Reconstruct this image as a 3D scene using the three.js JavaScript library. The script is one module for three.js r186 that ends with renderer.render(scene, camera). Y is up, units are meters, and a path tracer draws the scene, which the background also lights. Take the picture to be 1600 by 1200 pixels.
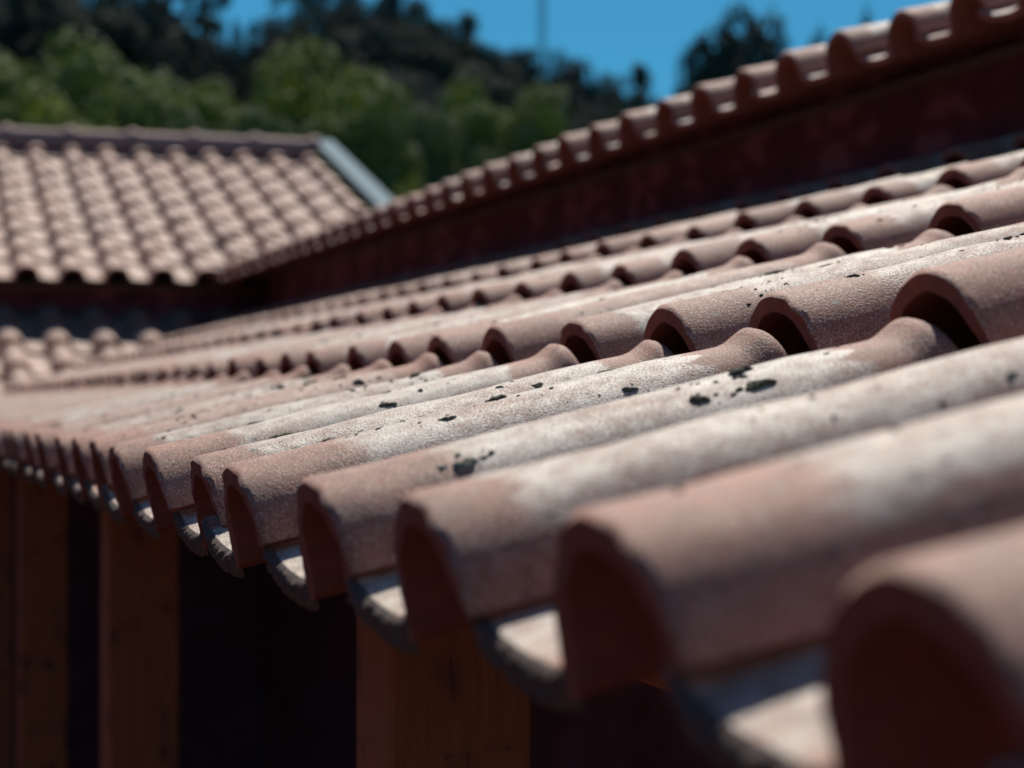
import * as THREE from 'three';
import { mergeGeometries } from 'three/addons/utils/BufferGeometryUtils.js';
import { createNoise2D, createNoise3D } from 'simplex-noise';

// ---------- seeded random ----------
function rng(seed) {
  let a = seed >>> 0;
  return () => {
    a = (a + 0x6d2b79f5) >>> 0;
    let t = Math.imul(a ^ (a >>> 15), 1 | a);
    t = (t + Math.imul(t ^ (t >>> 7), 61 | t)) ^ t;
    return ((t ^ (t >>> 14)) >>> 0) / 4294967296;
  };
}
const smooth = (a, b, x) => { const t = Math.min(1, Math.max(0, (x - a) / (b - a))); return t * t * (3 - 2 * t); };
const lerp = (a, b, t) => a + (b - a) * t;

// ---------- camera ----------
const scene = new THREE.Scene();
const F = 3244;                       // focal length in pixels of a 1600 x 1200 picture
const CAM_Y = 2.6;                    // eye height above the courtyard
const YAW = Math.atan(1030 / F);      // the eave runs straight away along -Z
const camera = new THREE.PerspectiveCamera(2 * Math.atan(600 / F) * 180 / Math.PI, 4 / 3, 0.02, 900);
camera.position.set(0, CAM_Y, 0);
camera.rotation.order = 'YXZ';
camera.rotation.y = -YAW;
camera.rotation.x = Math.atan(32 / F);
camera.focus = 1.5;
camera.userData.fStop = 6.6;
camera.updateMatrixWorld();
scene.add(camera);

// ---------- sky ----------
{
  const W = 256, Hh = 128, data = new Float32Array(W * Hh * 4);
  const stops = [[-90, .10, .36, .58], [0, .09, .37, .58], [9, .056, .305, .55], [18, .044, .20, .41], [40, .028, .076, .195], [90, .022, .044, .125]];
  for (let j = 0; j < Hh; j++) {
    const el = (j + .5) / Hh * 180 - 90;
    let k = 0; while (k < stops.length - 2 && el > stops[k + 1][0]) k++;
    const t = Math.min(1, Math.max(0, (el - stops[k][0]) / (stops[k + 1][0] - stops[k][0])));
    for (let i = 0; i < W; i++) {
      const o = (j * W + i) * 4;
      for (let c = 0; c < 3; c++) data[o + c] = lerp(stops[k][c + 1], stops[k + 1][c + 1], t);
      data[o + 3] = 1;
    }
  }
  const sky = new THREE.DataTexture(data, W, Hh, THREE.RGBAFormat, THREE.FloatType);
  sky.mapping = THREE.EquirectangularReflectionMapping;
  sky.magFilter = THREE.LinearFilter; sky.minFilter = THREE.LinearFilter;
  sky.needsUpdate = true;
  scene.background = sky; scene.environment = sky;
}

// ---------- sun ----------
const SUN = new THREE.Vector3(.27, 1, -.70).normalize();
const sun = new THREE.DirectionalLight(new THREE.Color(1, .93, .84), 5.0);
sun.position.copy(SUN).multiplyScalar(60).add(new THREE.Vector3(1, CAM_Y, -7));
sun.target.position.set(1, CAM_Y, -7);
sun.castShadow = true;
sun.shadow.mapSize.set(4096, 4096);
Object.assign(sun.shadow.camera, { left: -30, right: 30, top: 30, bottom: -30, near: 1, far: 160 });
sun.shadow.bias = -.0004;
scene.add(sun, sun.target);

const renderer = new THREE.WebGLRenderer({ antialias: true });
renderer.toneMapping = THREE.LinearToneMapping;
renderer.toneMappingExposure = 1.1;
renderer.shadowMap.enabled = true;

// ---------- helpers ----------
const used = new Map();
function numbered(name) { const n = used.get(name) || 0; used.set(name, n + 1); return n ? name + '_' + String(n).padStart(3, '0') : name; }
function add(o, parent) { o.castShadow = true; o.receiveShadow = true; parent.add(o); return o; }
function thing(name, label, category, pos = [0, 0, 0], turn = 0, group) {
  const g = new THREE.Group(); g.name = numbered(name); g.position.set(...pos); g.rotation.y = turn;
  g.userData = { label, category, kind: 'thing' }; if (group) g.userData.group = group;
  scene.add(g); return g;
}
function part(name, geo, mat, parent) { const m = new THREE.Mesh(geo, mat); m.name = name; return add(m, parent); }
function structure(name, geo, mat) { const m = part(name, geo, mat, scene); m.userData = { kind: 'structure' }; return m; }
function lin(r, g, b) { return new THREE.Color().setRGB(r, g, b); }
// a ray through a pixel of the 1600 x 1200 photograph, as a point at a horizontal distance
function at(px, py, dist) {
  const v = new THREE.Vector3((px - 800) / F, (600 - py) / F, -1).applyEuler(camera.rotation);
  return v.multiplyScalar(dist / Math.hypot(v.x, v.z)).add(camera.position);
}
function dataTex(w, h, fill, srgb = true) {
  const d = new Uint8Array(w * h * 4);
  const out = [0, 0, 0];
  const enc = srgb ? (x) => { x = Math.min(1, Math.max(0, x)); return 255 * (x <= .0031308 ? 12.92 * x : 1.055 * Math.pow(x, 1 / 2.4) - .055); } : (x) => 255 * Math.min(1, Math.max(0, x));
  for (let j = 0; j < h; j++) for (let i = 0; i < w; i++) {
    fill(i, j, out); const o = (j * w + i) * 4;
    d[o] = enc(out[0]); d[o + 1] = enc(out[1]); d[o + 2] = enc(out[2]); d[o + 3] = 255;
  }
  const t = new THREE.DataTexture(d, w, h, THREE.RGBAFormat);
  t.magFilter = THREE.LinearFilter; t.minFilter = THREE.LinearMipmapLinearFilter; t.generateMipmaps = true;
  t.wrapS = t.wrapT = THREE.RepeatWrapping; t.anisotropy = 8;
  if (srgb) t.colorSpace = THREE.SRGBColorSpace;
  t.needsUpdate = true; return t;
}

// =====================================================================
// CLAY ROLL TILE: local x runs up the slope, y off the roof, z across (pan first, then roll)
// =====================================================================
const TW = .216, PX = .372, TILE_L = .410, ROLL_END = .374, C0 = .151, RR = .065, TH = .0135;
const PAN = [[-.024, .0185], [-.0185, .0180], [-.012, .0125], [-.004, .0088], [.006, .0080], [.0085, .0056], [.018, .0040], [.03, .0024], [.045, .0012], [.06, .0002], [.074, .0002], [.082, .002]];
const N_ROLL = 34;
const PROFILE = [];                                   // {c, y, roll angle or null}
for (const [c, y] of PAN) PROFILE.push({ c, y, th: null });
for (let i = 0; i <= N_ROLL; i++) PROFILE.push({ th: lerp(174, 14, i / N_ROLL) * Math.PI / 180 });
const NP = PROFILE.length;
const ARC = [0];
{
  const q = PROFILE.map((p) => p.th === null ? [p.c, p.y] : [C0 + RR * Math.cos(p.th), RR * Math.sin(p.th)]);
  for (let i = 1; i < NP; i++) ARC.push(ARC[i - 1] + Math.hypot(q[i][0] - q[i - 1][0], q[i][1] - q[i - 1][1]));
}
const ARC_L = ARC[NP - 1];
function rollRadius(s) { const f = smooth(.340, .373, s); return RR - .0092 * (s / .37) + .0085 * f * f; }
// inset: how far below the outer face (0 = the weathered face, TH = the underside)
function tilePoint(i, t, inset = 0, wob = null) {
  const p = PROFILE[i], s = t * (p.th === null ? TILE_L : lerp(TILE_L, ROLL_END, smooth(0, .12, (i - PAN.length) / N_ROLL)));
  const r = rollRadius(s);
  let c, y;
  if (p.th === null) {
    c = p.c + (p.c > .04 ? (RR - r) * (p.c - .04) / .042 : 0); y = p.y - inset;
    if (p.c > .074) c += inset * .35;
  } else {
    const ri = r - inset;
    c = C0 + ri * Math.cos(p.th); y = ri * Math.sin(p.th);
    if (inset > 0 && p.th > 2.6) y -= inset * smooth(2.6, 3.0, p.th);   // the roll's inner foot meets the pan's underside
  }
  if (wob) { y += wob(s * 9, c * 12) * .0016; if (s < .001) return [wob(c * 34, y * 30 + 7) * .0016 + Math.max(0, wob(c * 95, 3 + y * 50) - .66) * .004, y, c]; }
  return [s, y, c];
}
const T_ROWS = [0, .008, .12, .26, .42, .56, .68, .78, .86, .89, .91, .93, .95, .97, .988, 1];
function tileGeometry(seed) {
  const n2 = createNoise2D(rng(seed)), wob = (a, b) => n2(a, b);
  const pos = [], uv = [], idx = [], groups = [];
  const grid = (rows, fn, uvf, flip) => {
    const base = pos.length / 3;
    for (const [j, t] of rows.entries()) for (let i = 0; i < NP; i++) { pos.push(...fn(i, t, j)); uv.push(...uvf(i, t)); }
    for (let j = 0; j < rows.length - 1; j++) for (let i = 0; i < NP - 1; i++) {
      const a = base + j * NP + i, b = a + 1, c = a + NP, d = c + 1;
      if (flip) idx.push(a, c, b, b, c, d); else idx.push(a, b, c, b, d, c);
    }
  };
  // weathered face, its lower arris rounded
  grid(T_ROWS, (i, t, j) => { const q = tilePoint(i, t, j === 0 ? .0028 : 0, wob); if (j === 1) q[0] = .0032 + Math.max(0, tilePoint(i, 0, .0028, wob)[0]); if (j === T_ROWS.length - 1) { const e = tilePoint(i, t, .0025, wob); q[1] = e[1]; q[2] = e[2]; } return q; },
    (i, t) => [ARC[i] / ARC_L, t], false);
  groups.push([0, idx.length, 0]);
  const k0 = idx.length;
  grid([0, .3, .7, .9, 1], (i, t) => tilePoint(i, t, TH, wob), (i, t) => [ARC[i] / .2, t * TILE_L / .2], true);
  // ends and long edges
  const strip = (A, B, U) => {
    const base = pos.length / 3;
    for (let i = 0; i < A.length; i++) { pos.push(...A[i], ...B[i]); uv.push(U[i], 0, U[i], .07); }
    for (let i = 0; i < A.length - 1; i++) { const a = base + i * 2; idx.push(a, a + 1, a + 2, a + 2, a + 1, a + 3); }
  };
  const all = [...Array(NP).keys()];
  const U = all.map((i) => ARC[i] / .2);
  strip(all.map((i) => tilePoint(i, 0, .0028, wob)), all.map((i) => tilePoint(i, 0, TH, wob)), U);
  strip(all.map((i) => tilePoint(i, 1, TH, wob)), all.map((i) => tilePoint(i, 1, .0025, wob)), U);
  const V = T_ROWS.map((t) => t * 2);
  strip(T_ROWS.map((t) => tilePoint(0, t, TH, wob)), T_ROWS.map((t) => tilePoint(0, t, 0, wob)), V);
  strip(T_ROWS.map((t) => tilePoint(NP - 1, t, 0, wob)), T_ROWS.map((t) => tilePoint(NP - 1, t, TH, wob)), V);
  groups.push([k0, idx.length - k0, 1]);
  const g = new THREE.BufferGeometry();
  g.setAttribute('position', new THREE.Float32BufferAttribute(pos, 3));
  g.setAttribute('uv', new THREE.Float32BufferAttribute(uv, 2));
  g.setIndex(idx); g.computeVertexNormals();
  for (const a of groups) g.addGroup(...a);
  return g;
}
const TILE_GEO = [11, 22, 33, 44].map(tileGeometry);

// ---------- weathered clay: one picture per variant, about 0.5 mm a texel ----------
function weatheredClay(seed, strength) {
  const W = 512, H = 768, r = rng(seed), n = createNoise2D(r);
  const colX = (i) => i / W * ARC_L, rowS = (j) => j / H * TILE_L;
  const edge = .026 + r() * .05, crisp = .004 + r() * r() * .05, hue = (r() - .5) * .06, tone = .76 + r() * .36, cover = .74 + r() * .24;
  const height = new Float32Array(W * H), rough = new Float32Array(W * H);
  // grey lichen discs and dark pinholes
  const discs = []; for (let k = 0; k < 60; k++) discs.push([r() * ARC_L, .03 + r() * .33, .0009 + r() * r() * .0036, r()]);
  const dots = new Map(); for (let k = 0; k < 750; k++) { const x = r() * W | 0, y = r() * H | 0; dots.set(y * W + x, .5 + r() * r() * 2.0); }
  const dotMap = new Float32Array(W * H);
  for (const [o, rad] of dots) { const x = o % W, y = o / W | 0; for (let b = -3; b <= 3; b++) for (let a = -3; a <= 3; a++) { const X = x + a, Y = y + b; if (X >= 0 && Y >= 0 && X < W && Y < H) { const d = Math.hypot(a, b); if (d < rad + .5) dotMap[Y * W + X] = Math.max(dotMap[Y * W + X], 1 - smooth(rad - .5, rad + .5, d)); } } }
  const map = dataTex(W, H, (i, j, o) => {
    const x = colX(i), s = rowS(j);
    const low = n(x * 14 + 3, s * 9), mid = n(x * 45, s * 34 + 7), fine = n(x * 300, s * 300), grit = n(x * 900, s * 900), hash = r();
    // bare fired clay
    let cr = .335 * tone, cg = .136 * tone + hue * .22, cb = .086 * tone + hue * .22;
    const v = 1 + .10 * low + .08 * mid + .07 * fine + (hash - .5) * .12; cr *= v; cg *= v; cb *= v;
    // pale crust: begins at an outlined tide line above the lower end, grainy and broken
    const line = edge + .010 * n(x * 22, 5.5) + .005 * n(x * 70, 9) ;
    const neck = ARC_L * .42 < x ? 1 - smooth(.346, .356, s + .010 * n(x * 40, 2)) : 1;      // the flared neck stays bare
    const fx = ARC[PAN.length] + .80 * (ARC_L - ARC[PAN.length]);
    const shadedFlank = 1 - smooth(fx, fx + .006, x + .006 * n(x * 18 + 2, s * 16) + .004 * fine + .006 * (hash - .5));   // roll's shade from the sun painted in as bare clay on the flank
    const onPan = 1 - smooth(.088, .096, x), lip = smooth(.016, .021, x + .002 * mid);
    let a = Math.max(onPan, smooth(line - .002, line + crisp, s)) * neck * lip * shadedFlank * cover + .10;
    a *= strength * (1 + .22 * low + .24 * mid);
    a += .11 * strength * n(x * 24 + 11, s * 7 + 4);
    const grain = .5 + .46 * grit + .26 * fine + (hash - .5) * .8;
    const m = smooth(.24, .86, a * .80 + (grain - .5) * 1.35);
    cr = lerp(cr, .50 + .06 * mid, m); cg = lerp(cg, .47 + .06 * mid, m); cb = lerp(cb, .40 + .05 * mid, m);
    const pit = smooth(.45, .95, -grit + .45 * n(x * 60 + 8, s * 60)) * .62; cr *= 1 - pit; cg *= 1 - pit; cb *= 1 - pit;
    // soot-grey film in blotches
    const soot = smooth(.25, .75, n(x * 30 + 40, s * 20) * .6 + grain * .5 - .02) * .34 * smooth(-.3, .5, n(x * 9, s * 6 + 30));
    cr = lerp(cr, .15, soot); cg = lerp(cg, .125, soot); cb = lerp(cb, .11, soot);
    for (const [dx, dy, dr, tint] of discs) {
      const d = Math.hypot(x - dx, s - dy); if (d > dr * 1.8) continue;
      const q = 1 - smooth(dr * .8, dr * 1.15, d + dr * .45 * fine + dr * .3 * mid);
      const k = q * .8; cr = lerp(cr, tint > .6 ? .28 : .07, k); cg = lerp(cg, tint > .6 ? .28 : .065, k); cb = lerp(cb, tint > .6 ? .23 : .055, k);
    }
    const dk = dotMap[j * W + i] * .8; cr = lerp(cr, .05, dk); cg = lerp(cg, .045, dk); cb = lerp(cb, .04, dk);
    height[j * W + i] = .45 + m * .16 + .12 * grit * (.4 + m) + .03 * fine + (hash - .5) * (.14 + .26 * m) + dk * .3;
    rough[j * W + i] = .60 + .16 * (1 - m) + .08 * grit;
    o[0] = cr; o[1] = cg; o[2] = cb;
  });
  const bump = dataTex(W, H, (i, j, o) => { o[0] = o[1] = o[2] = height[j * W + i]; }, false);
  const rg = dataTex(W, H, (i, j, o) => { o[0] = o[1] = o[2] = rough[j * W + i]; }, false);
  for (const t of [map, bump, rg]) t.wrapS = t.wrapT = THREE.ClampToEdgeWrapping;
  return new THREE.MeshStandardMaterial({ map, bumpMap: bump, bumpScale: .0007, roughnessMap: rg, roughness: 1 });
}
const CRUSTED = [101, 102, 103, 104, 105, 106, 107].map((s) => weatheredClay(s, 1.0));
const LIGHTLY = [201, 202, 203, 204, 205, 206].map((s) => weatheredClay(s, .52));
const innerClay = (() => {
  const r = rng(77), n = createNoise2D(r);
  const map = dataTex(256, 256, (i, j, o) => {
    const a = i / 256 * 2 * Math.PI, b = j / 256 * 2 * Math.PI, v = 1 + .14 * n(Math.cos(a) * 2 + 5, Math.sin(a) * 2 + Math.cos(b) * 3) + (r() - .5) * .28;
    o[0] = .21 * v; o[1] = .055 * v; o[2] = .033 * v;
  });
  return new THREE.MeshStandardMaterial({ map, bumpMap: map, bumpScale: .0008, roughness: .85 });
})();

// ---------- lichen lumps that sit on a tile ----------
const lichenMats = [lin(.030, .030, .022), lin(.045, .047, .036), lin(.16, .17, .135), lin(.055, .058, .03)].map((c) => {
  const r = rng(5), map = dataTex(64, 64, (i, j, o) => { const v = .55 + r() * .9; o[0] = c.r * v; o[1] = c.g * v; o[2] = c.b * v; });
  return new THREE.MeshStandardMaterial({ map, bumpMap: map, bumpScale: .0012, roughness: .95 });
});
function surfaceAt(u, s) {       // u 0..1 across the weathered face
  const L = u * ARC_L; let i = 0; while (i < NP - 2 && ARC[i + 1] < L) i++;
  const f = Math.min(1, Math.max(0, (L - ARC[i]) / (ARC[i + 1] - ARC[i])));
  const get = (k) => { const p = PROFILE[k], end = p.th === null ? TILE_L : lerp(TILE_L, ROLL_END, smooth(0, .12, (k - PAN.length) / N_ROLL)); return tilePoint(k, s / end); };
  const A = get(i), B = get(i + 1);
  const P = [lerp(A[0], B[0], f), lerp(A[1], B[1], f), lerp(A[2], B[2], f)];
  const d = Math.hypot(B[1] - A[1], B[2] - A[2]);
  return { p: P, n: [0, (B[2] - A[2]) / d, -(B[1] - A[1]) / d] };
}
function lump(u, s, rad, r, SEG, pos, uv, idx) {
  const base = pos.length / 3, ph = r() * 6, e = 1 + r() * .9, tall = .15 + r() * .15, p3 = r() * 6, p5 = r() * 6;
  const w = []; for (let k = 0; k < SEG; k++) { const a = k / SEG * 2 * Math.PI; w.push(.78 + .20 * Math.sin(2 * a + p5) + .16 * Math.sin(3 * a + p3) + .12 * Math.sin(5 * a + p5) + .22 * (r() - .5)); }
  const put = (a, q, h) => {
    const rr = rad * q * (a === null ? 0 : w[a]), ang = a === null ? 0 : a / SEG * 2 * Math.PI + ph;
    const S = surfaceAt(Math.min(.995, Math.max(.005, u + Math.cos(ang) * rr / ARC_L)), Math.max(.004, Math.min(.35, s + Math.sin(ang) * rr * e)));
    pos.push(S.p[0], S.p[1] + S.n[1] * h, S.p[2] + S.n[2] * h); uv.push(rr * Math.cos(ang) / .02, rr * Math.sin(ang) / .02);
  };
  put(null, 0, rad * tall * .8);
  const rings = SEG > 8 ? [[.3, .95], [.55, 1], [.8, .75], [.95, .4], [1.05, -.15]] : [[.6, .9], [1.05, -.15]];
  for (const [q, h] of rings) for (let a = 0; a < SEG; a++) put(a, q, rad * tall * h * (h > 0 ? .3 + r() * 1.3 : 1) - (h < 0 ? .0004 : 0));
  for (let a = 0; a < SEG; a++) idx.push(base, base + 1 + (a + 1) % SEG, base + 1 + a);
  for (let k = 0; k < rings.length - 1; k++) for (let a = 0; a < SEG; a++) {
    const A = base + 1 + k * SEG + a, B = base + 1 + k * SEG + (a + 1) % SEG, C = A + SEG, D = B + SEG; idx.push(A, B, C, B, D, C);
  }
}
function lumps(list, r) {
  const pos = [], uv = [], idx = [];
  for (const [u, s, rad, seg] of list) lump(u, s, rad, r, seg, pos, uv, idx);
  const g = new THREE.BufferGeometry();
  g.setAttribute('position', new THREE.Float32BufferAttribute(pos, 3)); g.setAttribute('uv', new THREE.Float32BufferAttribute(uv, 2));
  g.setIndex(idx); g.computeVertexNormals(); return g;
}
function lichenGeometry(u, s, rad, r) {               // a main growth with a few outliers round it
  const list = [[u, s, rad, 22]], n = 1 + r() * 4 | 0;
  for (let k = 0; k < n; k++) { const a = r() * 6.283, d = rad * (1.1 + r() * 1.6); list.push([u + Math.cos(a) * d / ARC_L, s + Math.sin(a) * d * 1.6, rad * (.16 + .3 * r()), 8]); }
  return lumps(list, r);
}
// grey crust grown over the cut end of an eave pan
const crustMat = (() => {
  const r = rng(9), n = createNoise2D(r);
  const map = dataTex(128, 128, (i, j, o) => { const m = n(i / 9, j / 9) * .5 + .5, v = .6 + r() * .8; o[0] = lerp(.065, .12, m) * v; o[1] = lerp(.042, .09, m) * v; o[2] = lerp(.036, .075, m) * v; });
  return new THREE.MeshStandardMaterial({ map, bumpMap: map, bumpScale: .0015, roughness: .95 });
})();
function crustGeometry(seed) {
  const r = rng(seed), n3 = createNoise3D(r), pos = [], uv = [], idx = [], NA = 46, NB = 11;
  for (let j = 0; j <= NB; j++) for (let i = 0; i <= NA; i++) {
    const c = lerp(-.020, .094, i / NA), k = Math.min(PAN.length - 2, Math.max(0, PAN.findIndex((q, w) => w < PAN.length - 1 && PAN[w + 1][0] >= c)));
    const kk = k < 0 ? PAN.length - 2 : k, y0 = c > .082 ? .002 : lerp(PAN[kk][1], PAN[kk + 1][1], Math.min(1, Math.max(0, (c - PAN[kk][0]) / (PAN[kk + 1][0] - PAN[kk][0]))));
    const f = j / NB, edge = Math.min(1, Math.min(i, NA - i) / 3, Math.min(j, NB - j) / 1.5);
    const lump = .5 + .5 * n3(c * 130, f * 3.2, seed) + .45 * n3(c * 330, f * 8, seed + 4);
    const sag = f > .85 ? .0035 * Math.max(0, n3(c * 160, seed, 3)) : 0;
    pos.push(lerp(.002, -.0006 - .0040 * Math.max(.12, lump), edge), lerp(y0 + .0004, y0 - TH - .0030 - sag, f), c);
    uv.push(c / .03, f * .5);
  }
  for (let j = 0; j < NB; j++) for (let i = 0; i < NA; i++) { const a = j * (NA + 1) + i, b = a + 1, c = a + NA + 1, d = c + 1; idx.push(a, b, c, b, d, c); }
  const g = new THREE.BufferGeometry();
  g.setAttribute('position', new THREE.Float32BufferAttribute(pos, 3)); g.setAttribute('uv', new THREE.Float32BufferAttribute(uv, 2));
  g.setIndex(idx); g.computeVertexNormals(); return g;
}
const CRUST_GEO = [1, 2, 3, 4].map(crustGeometry);

// ---------- roofs ----------
const ALPHA_STEP = .050;                              // a tile lies flatter than the roof by its own thickness
function layTile(roof, row, crownZ, slope, r, mats, yOff = 0) {
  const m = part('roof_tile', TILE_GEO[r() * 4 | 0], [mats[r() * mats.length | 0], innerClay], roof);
  m.position.set(row * PX + (r() - .5) * .014, row * PX * slope + (r() - .5) * .003 + yOff, crownZ - C0 + (r() - .5) * .006);
  m.rotation.set((r() - .5) * .022, (r() - .5) * .014, Math.atan(slope - ALPHA_STEP) + (r() - .5) * .006);
  return m;
}
const deckMat = new THREE.MeshStandardMaterial({ color: lin(.10, .055, .035), roughness: .9 });
function deck(roof, x0, x1, z0, z1, slope, drop = .058) {
  const L = (x1 - x0) * Math.hypot(1, slope), g = new THREE.BoxGeometry(L, .02, z1 - z0);
  const m = part('roof_deck', g, deckMat, roof);
  m.position.set((x0 + x1) / 2, (x0 + x1) / 2 * slope - drop, (z0 + z1) / 2); m.rotation.z = Math.atan(slope);
}
const A = .2323, SL = .307;                             // crown of the near eave, metres to the side of the eye; roof slope
const END_X = .0156, END_Y = .0631;                   // from the crown of a lower end to the tile's origin
const B_X = 1.673, B_H = .665;                        // the upper eave
const C_Z = 10.1, D_Z = 8.61;             // the two eaves across the end of the court

// near porch roof
{
  const r = rng(1001), rl = rng(4242);
  const roof = thing('clay_tile_roof', 'long low porch roof of lichen spotted clay roll tiles in the foreground', 'tiled roof', [A + END_X, CAM_Y - .16 * A - END_Y, 0]);
  for (let k = -2; k < 46; k++) for (let row = 0; row < 5; row++) {
    const z = .445 + TW * k, X = A + END_X + PX * (row + .5);
    if (z > D_Z + (X - A) + .16) continue;
    const far = smooth(1.0, 3.2, z - row * .55);
    const t = layTile(roof, row, -z, SL, r, rl() < far * .75 + .08 ? LIGHTLY : CRUSTED);
    // lichen where the picture is sharp enough to show it
    const n = z < .3 ? 0 : row === 0 ? (z < .9 ? 5 : z < 3.0 ? 14 : 3) : row === 1 ? (z < 3.6 ? 9 : 1) : row === 2 ? (z < 4 ? 4 : 1) : 0;
    if (z < 5) for (let q = 0; q < n; q++) {
      const u = rl() < .78 ? lerp(.48, .86, rl()) : lerp(.12, .40, rl()), s = lerp(.03, .33, rl());
      const rad = .0019 + (z < 1 ? .0034 : .0048) * Math.pow(rl(), 2.2);
      part('lichen_patch', lichenGeometry(u, s, rad, rl), lichenMats[rl() < .5 ? 0 : rl() < .5 ? 1 : rl() < .6 ? 2 : 3], t);
    }
    if (z > .5 && z < 3.4 && row < 3) {               // pepper of tiny dark growths
      const list = [], cx = lerp(.5, .85, rl()), cs = lerp(.06, .30, rl());
      for (let q = 0; q < 80; q++) { const near = rl() < .5; list.push([near ? cx + (rl() - .5) * .2 : lerp(.1, .92, rl()), near ? cs + (rl() - .5) * .12 : lerp(.02, .33, rl()), .0006 + .0019 * Math.pow(rl(), 3), 7]); }
      part('lichen_specks', lumps(list, rl), lichenMats[0], t).userData.kind = 'stuff';
    }
    if (row === 0 && z < 4.2) part('lichen_crust', CRUST_GEO[(k + 8) % 4], crustMat, t);
  }
  deck(roof, .16, 1.72, -10.2, .25, SL);
}
// upper roof
{
  const r = rng(1002);
  const roof = thing('clay_tile_roof', 'upper clay tile roof whose scalloped eave overhangs the dark house wall', 'tiled roof', [B_X + END_X, CAM_Y + B_H - END_Y, 0]);
  for (let k = -5; k < 37; k++) for (let row = 0; row < 4; row++) {
    const z = 3.135 + TW * k; if (z > C_Z + PX * (row + .5) + .12) continue;
    layTile(roof, row, -z, SL, r, r() < .5 ? CRUSTED : LIGHTLY);
  }
  deck(roof, .24, 1.40, -11.4, -1.9, SL);
}
// gable roof across the end of the court
const TURN = Math.PI / 2 - 1.4 * Math.PI / 180, SC = .312;
const cEave = new THREE.Vector3(B_X, CAM_Y + B_H, -C_Z);
const ROWS_C = 9, C_RIGHT = 1.11, C_LEFT = -2.6;
const metalMat = new THREE.MeshStandardMaterial({ color: lin(.17, .245, .275), roughness: .95, metalness: 0 });
{
  const r = rng(1003);
  const roof = thing('clay_tile_roof', 'distant clay tile roof with a row of ridge tiles and pale metal verge', 'tiled roof', [cEave.x, cEave.y - END_Y, cEave.z - END_X], TURN);
  for (let k = 0; k < 19; k++) for (let row = 0; row < ROWS_C; row++) {
    const c = C_RIGHT - .05 - TW * k; if (c > PX * (row + .5) + .12) continue;
    layTile(roof, row, c, SC, r, LIGHTLY);
  }
  deck(roof, .08, ROWS_C * PX, C_LEFT, C_RIGHT, SC);
  // ridge: mortar bed, then capping tiles with a collar at one end
  const xr = 8.6 * PX, yr = xr * SC;
  const bed = part('mortar_bed', new THREE.BoxGeometry(.16, .11, C_RIGHT - C_LEFT), new THREE.MeshStandardMaterial({ color: lin(.24, .11, .09), roughness: .95 }), roof);
  bed.position.set(xr, yr + .0, (C_RIGHT + C_LEFT) / 2);
  const cap = (() => {
    const outer = [[.086, 0], [.080, .30], [.079, .345], [.098, .350], [.104, .37], [.104, .40], [.098, .408]], SEG = 16, pos = [], idx = [];
    const ring = [...outer, ...outer.slice().reverse().map(([q, z]) => [q - .014, z])];
    for (let i = 0; i <= SEG; i++) { const a = lerp(-.12, Math.PI + .12, i / SEG); for (const [q, z] of ring) pos.push(Math.cos(a) * q, Math.sin(a) * q * .92, z); }
    const M = ring.length;
    for (let i = 0; i < SEG; i++) for (let j = 0; j < M; j++) { const j2 = (j + 1) % M, a = i * M + j, b = i * M + j2, c = a + M, d = b + M; idx.push(a, c, b, b, c, d); }
    const g = new THREE.BufferGeometry(); g.setAttribute('position', new THREE.Float32BufferAttribute(pos, 3)); g.setIndex(idx); g.computeVertexNormals(); return g;
  })();
  const capMats = [lin(.31, .19, .15), lin(.29, .185, .155), lin(.33, .21, .17)].map((c) => new THREE.MeshStandardMaterial({ color: c, roughness: .8 }));
  for (let z = C_RIGHT + .02 - .40, k = 0; z > C_LEFT - .3; z -= .39, k++) { const m = part('ridge_tile', cap, capMats[k % 3], roof); m.position.set(xr, yr + .06, z); m.rotation.set((r() - .5) * .02, (r() - .5) * .02, 0); }
  // folded metal along the verge
  const L = ROWS_C * PX * Math.hypot(1, SC) + .05;
  const fl = part('verge_flashing', mergeGeometries([new THREE.BoxGeometry(L, .004, .15).translate(0, .0, 0), new THREE.BoxGeometry(L, .12, .004).translate(0, -.062, .077), new THREE.BoxGeometry(L, .022, .006).translate(0, .011, -.072)]), metalMat, roof);
  fl.position.set(ROWS_C * PX / 2 + .02, ROWS_C * PX / 2 * SC + .10, C_RIGHT + .085); fl.rotation.z = Math.atan(SC);
}
// cross porch roof below it
{
  const r = rng(1004);
  const roof = thing('clay_tile_roof', 'far porch roof of clay roll tiles below the gable roof', 'tiled roof', [A, CAM_Y - .16 * A - END_Y, -D_Z - END_X], Math.PI / 2);
  for (let k = -7; k < 9; k++) for (let row = 0; row < 5; row++) {
    const c = TW * k + .03; if (c > PX * (row + .5) + .12) continue;
    layTile(roof, row, c, SL, r, LIGHTLY);
  }
  deck(roof, .16, 1.72, -1.6, 1.7, SL);
}

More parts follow.
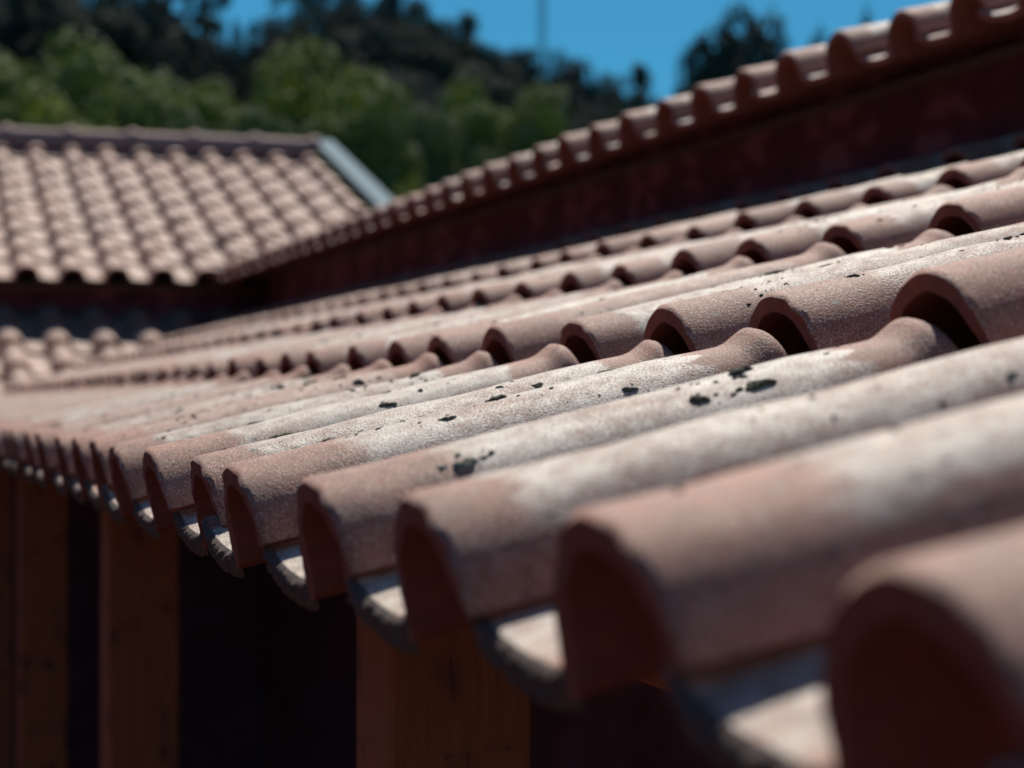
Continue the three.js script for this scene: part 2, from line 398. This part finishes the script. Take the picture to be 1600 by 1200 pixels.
// ---------- walls, posts and beam ----------
const wallTex = (() => {
  const r = rng(31), n = createNoise2D(r);
  return dataTex(1024, 1024, (i, j, o) => {
    const a = n(i / 130, j / 110), b = n(i / 47 + 9, j / 26), c = n(i / 7, j / 7);
    const v = 1 + .28 * a + .22 * b + .16 * c + (r() - .5) * .2;
    o[0] = .16 * v; o[1] = .042 * v; o[2] = .056 * v;
    const patch = smooth(.25, .5, b * .6 + a * .5 + c * .15);
    o[0] = lerp(o[0], .27 * v, patch * .6); o[1] = lerp(o[1], .11 * v, patch * .6); o[2] = lerp(o[2], .12 * v, patch * .6);
  });
})();
const stoneTex = (() => {
  const r = rng(32), n = createNoise2D(r);
  return dataTex(512, 512, (i, j, o) => {
    const a = n(i / 120, j / 120), b = n(i / 30 + 9, j / 30), c = n(i / 6, j / 6);
    const v = 1 + .25 * a + .2 * b + .2 * c + (r() - .5) * .25;
    o[0] = .13 * v; o[1] = .062 * v; o[2] = .085 * v;
  });
})();
function wallBox(w, h, d, tex) {
  const g = new THREE.BoxGeometry(w, h, d), p = g.attributes.position, nn = g.attributes.normal, uv = g.attributes.uv;
  for (let i = 0; i < p.count; i++) {
    const x = p.getX(i), y = p.getY(i), z = p.getZ(i);
    if (Math.abs(nn.getX(i)) > .5) uv.setXY(i, z / 3.1, y / 3.1); else if (Math.abs(nn.getZ(i)) > .5) uv.setXY(i, x / 3.1, y / 3.1); else uv.setXY(i, x / 3.1, z / 3.1);
  }
  return g;
}
const plasterMat = new THREE.MeshStandardMaterial({ map: wallTex, bumpMap: wallTex, bumpScale: .006, roughness: .95 });
const stoneMat = new THREE.MeshStandardMaterial({ map: stoneTex, bumpMap: stoneTex, bumpScale: .006, roughness: .95 });
{
  const W_X = 1.98, h0 = 2.6, h1 = .575;
  const w = thing('house_wall', 'dark plastered house wall beneath the upper scalloped eave', 'wall', [W_X, 0, -5]);
  part('plinth', wallBox(.30, h0, 13.6), stoneMat, w).position.set(.16, h0 / 2, -.2);
  part('upper_wall', wallBox(.30, h1 + .12, 13.6), plasterMat, w).position.set(.15, h0 + (h1 + .12) / 2, -.2);
  const w2 = thing('end_wall', 'shaded wall closing the far end of the porch', 'wall', [0, 0, -C_Z - .31]);
  part('plinth', wallBox(6.2, h0, .3), stoneMat, w2).position.set(-1.13, h0 / 2, -.15);
  part('upper_wall', wallBox(6.2, h1 + .1, .3), plasterMat, w2).position.set(-1.13, h0 + (h1 + .1) / 2, -.15);
}
// wing added across the court, outside the picture: it hides the low sky from the near eave
{
  const w = thing('added_sky_blocker', 'added unseen stone wing across the court, blocking low sky light', 'light_blocker', [-3.6, 0, -4]);
  part('wall', wallBox(.4, 4.3, 17), stoneMat, w).position.set(-.2, 2.05, 0);
  const rf = part('roof', new THREE.BoxGeometry(3.4, .09, 17.4), innerClay, w); rf.position.set(-1.5, 4.6, 0); rf.rotation.z = -.3;
}
// timber
const woodTex = (() => {
  const r = rng(55), n = createNoise2D(r);
  const knots = [[.30, .62, .035], [.72, .20, .045], [.55, .84, .03], [.2, .15, .03]];
  return dataTex(256, 1024, (i, j, o) => {
    const x = i / 256, y = j / 1024; let warp = 0, kn = 0;
    for (const [a, b, q] of knots) { const d = Math.hypot((x - a) * .26, (y - b)) ; warp += .10 * Math.exp(-d * d / (q * q * 3)) * (x > a ? 1 : -1); kn = Math.max(kn, 1 - smooth(q * .25, q * .5, d + .006 * n(i / 20, j / 20))); }
    const g = n((x + warp) * 16, y * 1.2) * .5 + n((x + warp) * 46, y * 2.5) * .35 + n((x + warp) * 120, y * 6) * .2;
    const v = 1 + .30 * g + (r() - .5) * .14, st = smooth(.2, .7, n(x * 3 + 20, y * 9) * .6 + g * .4);
    o[0] = lerp(.31, .08, st) * v; o[1] = lerp(.09, .021, st) * v; o[2] = lerp(.026, .012, st) * v;
    o[0] = lerp(o[0], .05, kn); o[1] = lerp(o[1], .025, kn); o[2] = lerp(o[2], .015, kn);
  });
})();
const woodMat = new THREE.MeshStandardMaterial({ map: woodTex, bumpMap: woodTex, bumpScale: .0015, roughness: .75 });
function timber(w, h, d, bev = .004) {
  const s = new THREE.Shape(); const a = w / 2 - bev, b = d / 2 - bev;
  s.moveTo(-a, -b - bev); s.lineTo(a, -b - bev); s.lineTo(a + bev, -b); s.lineTo(a + bev, b); s.lineTo(a, b + bev); s.lineTo(-a, b + bev); s.lineTo(-a - bev, b); s.lineTo(-a - bev, -b); s.closePath();
  const g = new THREE.ExtrudeGeometry(s, { depth: h, bevelEnabled: false }); g.rotateX(-Math.PI / 2);
  const gg = g; gg.computeVertexNormals();
  const p = gg.attributes.position, n = gg.attributes.normal, uv = gg.attributes.uv;
  for (let i = 0; i < p.count; i++) uv.setXY(i, (Math.abs(n.getX(i)) > Math.abs(n.getZ(i)) ? p.getZ(i) + .3 : p.getX(i)) / .13 * .5 + .25, p.getY(i) / 1.1 + .02);
  return gg;
}
{
  const X0 = .44, S = .129, labels = ['square timber porch post nearest the camera under the eave', 'square timber porch post second from the camera', 'third timber porch post, seen at the picture edge', 'last timber porch post at the corner of the court'];
  const lift = [0, .37, .71, .2];
  const gp = timber(S, 2.30, S, .004);
  for (let k = 0; k < 4; k++) {
    const t = thing('porch_post', labels[k], 'post', [X0 + S / 2, 0, -(1.73 + 2.06 * k) - S / 2], 0, 'timber posts carrying the porch');
    part('shaft', gp, woodMat, t).position.y = .12;
    part('stone_foot', new THREE.BoxGeometry(.2, .12, .2), stoneMat, t).position.y = .06;
    t.rotation.y = (k % 2) * .0;
  }
  const b = part('porch_beam', timber(.10, 10.2, .06, .003), woodMat, scene);
  b.rotation.x = -Math.PI / 2; b.position.set(X0 + .09, 2.452, .9);
  b.userData = { label: 'long timber beam resting on the porch posts beneath the tiles', category: 'beam' };
}

// =====================================================================
// GROUND AND HILL
// =====================================================================
const gTex = (() => {
  const r = rng(61), n = createNoise2D(r);
  return dataTex(512, 512, (i, j, o) => { const v = 1 + .16 * n(i / 60, j / 60) + .14 * n(i / 12, j / 12) + (r() - .5) * .25; o[0] = .13 * v; o[1] = .075 * v; o[2] = .055 * v; });
})();
gTex.repeat.set(120, 120);
{
  const g = new THREE.PlaneGeometry(700, 700); g.rotateX(-Math.PI / 2);
  structure('ground', g, new THREE.MeshStandardMaterial({ map: gTex, roughness: .95 }));
}
const hn = createNoise2D(rng(71));
const azOf = (px) => YAW + Math.atan((px - 800) / F);
// height of the hillside by bearing (radians right of -Z) and distance
function hillHeight(x, z) {
  const d = Math.hypot(x, z), az = Math.atan2(x, -z);
  const fall = 1 - smooth(azOf(560), azOf(1260), az) * .62;
  const rise = smooth(24, 130, d) * 14.0 * fall + smooth(22, 34, d) * 3.0;
  return rise + hn(x / 24, z / 24) * .9 * smooth(25, 60, d);
}
{
  const NA = 90, ND = 44, pos = [], idx = [], uv = [];
  for (let j = 0; j <= ND; j++) for (let i = 0; i <= NA; i++) {
    const az = lerp(-.75, 1.25, i / NA), d = 21 + 260 * Math.pow(j / ND, 1.6), x = Math.sin(az) * d, z = -Math.cos(az) * d;
    let h = hillHeight(x, z) - .1; if (d > 150) h -= (d - 150) * .12;
    pos.push(x, h, z); uv.push(x / 6, z / 6);
  }
  for (let j = 0; j < ND; j++) for (let i = 0; i < NA; i++) { const a = j * (NA + 1) + i, b = a + 1, c = a + NA + 1, d = c + 1; idx.push(a, b, c, b, d, c); }
  const g = new THREE.BufferGeometry(); g.setAttribute('position', new THREE.Float32BufferAttribute(pos, 3)); g.setAttribute('uv', new THREE.Float32BufferAttribute(uv, 2)); g.setIndex(idx); g.computeVertexNormals();
  const r = rng(62), n = createNoise2D(r);
  const t = dataTex(256, 256, (i, j, o) => { const m = n(i / 30, j / 30) * .5 + .5, v = .7 + r() * .6; o[0] = lerp(.055, .10, m) * v; o[1] = lerp(.060, .085, m) * v; o[2] = lerp(.035, .055, m) * v; });
  structure('hill', g, new THREE.MeshStandardMaterial({ map: t, roughness: 1 }));
}

// ---------- trees ----------
const leafMat = (c, tr = .28) => new THREE.MeshPhysicalMaterial({ color: c, roughness: .9, transmission: tr, thickness: 0, side: THREE.DoubleSide });
// crown: clumps of small leaf faces spread through a lumpy volume; unit height 1 (crown spans y .25 .. 1)
function crownGeometry(seed, kind) {
  const r = rng(seed), pos = [], nor = [], idx = [];
  const clumps = [];
  if (kind === 'broad') {
    for (let k = 0; k < 22; k++) { const a = r() * 6.283, el = Math.acos(1 - 1.7 * r()), q = .62 + .38 * r(); clumps.push([Math.sin(el) * Math.cos(a) * .40 * q, .58 + Math.cos(el) * .36 * q, Math.sin(el) * Math.sin(a) * .40 * q, .10 + .095 * r()]); }
    for (let k = 0; k < 8; k++) { const a = r() * 6.283; clumps.push([Math.cos(a) * .2 * r(), .45 + .3 * r(), Math.sin(a) * .2 * r(), .14]); }
  } else if (kind === 'pine') {
    for (let k = 0; k < 34; k++) { const y = .30 + .70 * Math.pow(r(), .8), q = (1.08 - y) * .34 * (.55 + .6 * r()), a = r() * 6.283; clumps.push([Math.cos(a) * q, y, Math.sin(a) * q, .035 + .045 * r()]); }
    for (let k = 0; k < 8; k++) clumps.push([0, .36 + k * .08, 0, .05]);
  } else {                                             // tall old pine, open crown in the upper half
    for (let k = 0; k < 24; k++) { const y = .52 + .46 * r(), a = r() * 6.283, q = .22 * Math.sqrt(r()) * (1.25 - y); clumps.push([Math.cos(a) * q * 1.5, y, Math.sin(a) * q * 1.5, .035 + .055 * r()]); }
    for (let k = 0; k < 5; k++) { const y = .34 + .2 * r(), a = r() * 6.283; clumps.push([Math.cos(a) * .14, y, Math.sin(a) * .14, .03 + .02 * r()]); }
  }
  const per = kind === 'broad' ? 380 : 95, ls = kind === 'broad' ? .017 : .011;
  const v = new THREE.Vector3(), a = new THREE.Vector3(), b = new THREE.Vector3();
  for (const [cx, cy, cz, cr] of clumps) for (let k = 0; k < per; k++) {
    v.set(r() * 2 - 1, r() * 2 - 1, r() * 2 - 1).normalize();
    const q = cr * (kind === 'broad' ? 1 - .45 * r() * r() : Math.pow(r(), .45)), X = cx + v.x * q, Y = cy + v.y * q * .85, Z = cz + v.z * q;
    const nv = new THREE.Vector3(r() - .5 + v.x * .8 + cx * .4, r() - .5 + .25 + v.y * .8, r() - .5 + v.z * .8 + cz * .4).normalize();
    a.set(r() - .5, r() - .5, r() - .5).cross(nv).normalize(); b.copy(nv).cross(a).normalize();
    const s = ls * (.7 + .7 * r()), base = pos.length / 3;
    a.multiplyScalar(s); b.multiplyScalar(s * .6);
    pos.push(X - a.x, Y - a.y, Z - a.z, X + b.x, Y + b.y, Z + b.z, X + a.x, Y + a.y, Z + a.z, X - b.x, Y - b.y, Z - b.z);
    idx.push(base, base + 1, base + 2, base, base + 2, base + 3);
  }
  const g = new THREE.BufferGeometry(); g.setAttribute('position', new THREE.Float32BufferAttribute(pos, 3)); g.setIndex(idx); g.computeVertexNormals();
  g.userData = { clumps }; return g;
}
function trunkGeometry(crown, kind, seed) {
  const r = rng(seed), gs = [], top = kind === 'broad' ? .6 : .97, r0 = kind === 'broad' ? .026 : .014;
  gs.push(new THREE.CylinderGeometry(r0 * .35, r0, top, 7, 4).translate(0, top / 2, 0));
  const cl = crown.userData.clumps;
  for (let k = 0; k < Math.min(16, cl.length); k++) {
    const [x, y, z] = cl[k * 2 % cl.length], y0 = Math.max(.2, y - (kind === 'broad' ? .25 : .05)), d = new THREE.Vector3(x, y - y0, z), L = d.length(); if (L < .02) continue;
    const c = new THREE.CylinderGeometry(r0 * .12, r0 * .38, L, 5); c.translate(0, L / 2, 0);
    c.applyQuaternion(new THREE.Quaternion().setFromUnitVectors(new THREE.Vector3(0, 1, 0), d.normalize())); c.translate(0, y0, 0); gs.push(c);
  }
  return mergeGeometries(gs);
}
const KINDS = {};
for (const [kind, n] of [['broad', 4], ['pine', 3], ['old', 3]]) KINDS[kind] = Array.from({ length: n }, (_, k) => { const c = crownGeometry(900 + k * 17 + kind.length * 101, kind); return [c, trunkGeometry(c, kind, k + 3)]; });
const barkMat = new THREE.MeshStandardMaterial({ color: lin(.06, .042, .035), roughness: .95 });
const GREENS = [lin(.125, .17, .014), lin(.10, .15, .016), lin(.17, .205, .014), lin(.065, .11, .02)].map((c) => leafMat(c));
const DARKS = [lin(.030, .046, .022), lin(.038, .050, .024), lin(.026, .042, .026)].map((c) => leafMat(c, .08));
const tr = rng(303);
// a tree whose top shows at a pixel, standing on the hillside at a distance
function tree(name, kind, px, topY, dist, widthPx, mat, label, group) {
  const top = at(px, topY, dist), gy = Math.max(0, hillHeight(top.x, top.z)) - .15, H = top.y - gy;
  const natural = kind === 'broad' ? .84 : kind === 'pine' ? .46 : .5, w = widthPx / F * dist / (natural * H);
  const t = thing(name, label, 'tree', [top.x, gy, top.z], tr() * 6.283, group);
  const [c, k] = KINDS[kind][tr() * KINDS[kind].length | 0];
  part('crown', c, mat, t); part('trunk', k, barkMat, t);
  t.scale.set(H * w, H, H * w);
  return t;
}
const BR = [
  [20, 52, 48, 270, 0, 'broad green tree at the top left corner of the view'],
  [150, 44, 46, 270, 1, 'broad green tree rising above the left half of the ridge tiles'],
  [85, 128, 34, 220, 2, 'bright yellowish green tree behind the left end of the ridge tiles'],
  [245, 92, 39, 220, 1, 'low green tree between the two larger ones behind the ridge'],
  [335, 92, 41, 220, 0, 'mid green rounded tree behind the middle of the ridge tiles'],
  [300, 150, 33, 150, 3, 'small dull green tree low behind the middle of the ridge'],
  [395, 138, 35, 160, 3, 'small dark green tree just left of the large rounded tree'],
  [482, 50, 39, 290, 0, 'largest rounded green tree behind the end of the ridge tiles'],
  [560, 112, 35, 210, 1, 'green tree leaning out behind the pale metal verge'],
  [655, 142, 46, 170, 3, 'shaded green tree in the gap right of the largest tree'],
  [735, 112, 50, 170, 1, 'domed green tree at the foot of the wooded hill'],
  [815, 114, 48, 190, 1, 'right hand domed green tree beside the scalloped eave'],
  [655, 236, 26, 130, 2, 'low bright green bush beside the pale metal verge'],
  [745, 200, 30, 150, 3, 'dull green bush just above the scalloped eave'],
];
for (const [px, ty, d, w, m, label] of BR) tree('broadleaf_tree', 'broad', px, ty, d, w, GREENS[m], label, 'green trees behind the roofs');
// tall open pines against the sky
for (const [px, ty, d, w] of [[318, -60, 92, 90], [352, -20, 100, 60], [432, -70, 88, 110], [470, -40, 95, 80], [515, -90, 84, 120], [262, -70, 90, 110], [395, 30, 104, 40], [372, 40, 108, 36]]) tree('tall_pine', 'old', px, ty, d, w, DARKS[tr() * 3 | 0], 'tall open pine against the sky above the largest green tree', 'tall pines on the skyline');
// dense wood on the hill
const sky = [[-40, -80], [60, -70], [150, -60], [230, -50], [300, 10], [345, 50], [385, 62], [420, 45], [470, -10], [540, -40], [600, -30], [660, -10], [700, 8], [740, 35], [780, 60], [820, 55], [860, 72], [905, 85], [925, 84], [955, 108], [985, 102], [1010, 118], [1040, 150], [1080, 185]];
const skyline = (px) => { let i = 0; while (i < sky.length - 2 && sky[i + 1][0] < px) i++; return lerp(sky[i][1], sky[i + 1][1], Math.min(1, Math.max(0, (px - sky[i][0]) / (sky[i + 1][0] - sky[i][0])))); };
for (let px = -30; px < 1090; px += 27) {
  tree('dark_tree', tr() < .6 ? 'broad' : 'pine', px + (tr() - .5) * 14, skyline(px) + tr() * 14, 118 + tr() * 10, 85 + tr() * 30, DARKS[tr() * 3 | 0], 'dark tree in the dense wood covering the far hillside', 'dark trees on the hillside');
  tree('dark_tree', tr() < .6 ? 'broad' : 'pine', px + (tr() - .5) * 20, skyline(px) + 48 + tr() * 34, 94 + tr() * 10, 105 + tr() * 30, DARKS[tr() * 3 | 0], 'dark tree in the dense wood covering the far hillside', 'dark trees on the hillside');
  if (px > 560) tree('dark_tree', 'broad', px + (tr() - .5) * 20, skyline(px) + 110 + tr() * 40, 72 + tr() * 10, 110 + tr() * 30, DARKS[tr() * 3 | 0], 'dark tree in the dense wood covering the far hillside', 'dark trees on the hillside');
}
// trees standing clear on the right
tree('lone_pine', 'broad', 1142, -30, 60, 190, DARKS[2], 'lone dark pine standing clear against the blue sky', null);
tree('lone_pine', 'broad', 1090, 78, 62, 90, DARKS[0], 'small dark pine at the foot of the lone pine', null);
tree('lone_pine', 'old', 1270, 34, 70, 70, DARKS[1], 'tree top peeping over the scalloped eave right of the lone pine', null);
tree('lone_pine', 'old', 1352, 14, 72, 50, DARKS[0], 'farthest right tree top peeping over the scalloped eave', null);
// undergrowth
{
  const g = crownGeometry(77, 'pine'), m = new THREE.InstancedMesh(g, DARKS[1], 260); m.name = 'hillside_scrub';
  const M = new THREE.Matrix4(), q = new THREE.Quaternion(), r = rng(88);
  for (let k = 0; k < 260; k++) {
    const az = azOf(lerp(-150, 1350, r())), d = lerp(50, 140, r()), x = Math.sin(az) * d, z = -Math.cos(az) * d, s = 2.5 + 2.5 * r();
    q.setFromAxisAngle(new THREE.Vector3(0, 1, 0), r() * 6); M.compose(new THREE.Vector3(x, hillHeight(x, z) - s * .3, z), q, new THREE.Vector3(s * 1.6, s, s * 1.6)); m.setMatrixAt(k, M);
  }
  m.userData = { kind: 'stuff', label: 'dark scrub growing between the pines on the hillside', category: 'scrub' };
  add(m, scene);
}
// lattice mast on the skyline
{
  const base = at(847, 92, 135), H = 7.5, t = thing('lattice_mast', 'thin lattice mast rising from the wooded skyline', 'mast', [base.x, base.y - .8, base.z]);
  const steel = new THREE.MeshStandardMaterial({ color: lin(.10, .11, .13), roughness: .6, metalness: .4 });
  const bar = (p, q, rad) => { const d = new THREE.Vector3().subVectors(q, p), L = d.length(), g = new THREE.CylinderGeometry(rad, rad, L, 5).translate(0, L / 2, 0); g.applyQuaternion(new THREE.Quaternion().setFromUnitVectors(new THREE.Vector3(0, 1, 0), d.normalize())); return g.translate(p.x, p.y, p.z); };
  const cor = (k, y) => { const w = lerp(.30, .13, y / H), a = k * Math.PI / 2 + .78; return new THREE.Vector3(Math.cos(a) * w, y, Math.sin(a) * w); };
  for (let k = 0; k < 4; k++) part('leg', bar(cor(k, 0), cor(k, H), .03), steel, t);
  const br = []; for (let j = 0; j < 11; j++) for (let k = 0; k < 4; k++) br.push(bar(cor(k, j * H / 11), cor((k + 1) % 4, (j + 1) * H / 11), .014));
  part('bracing', mergeGeometries(br), steel, t);
}
renderer.render(scene, camera);
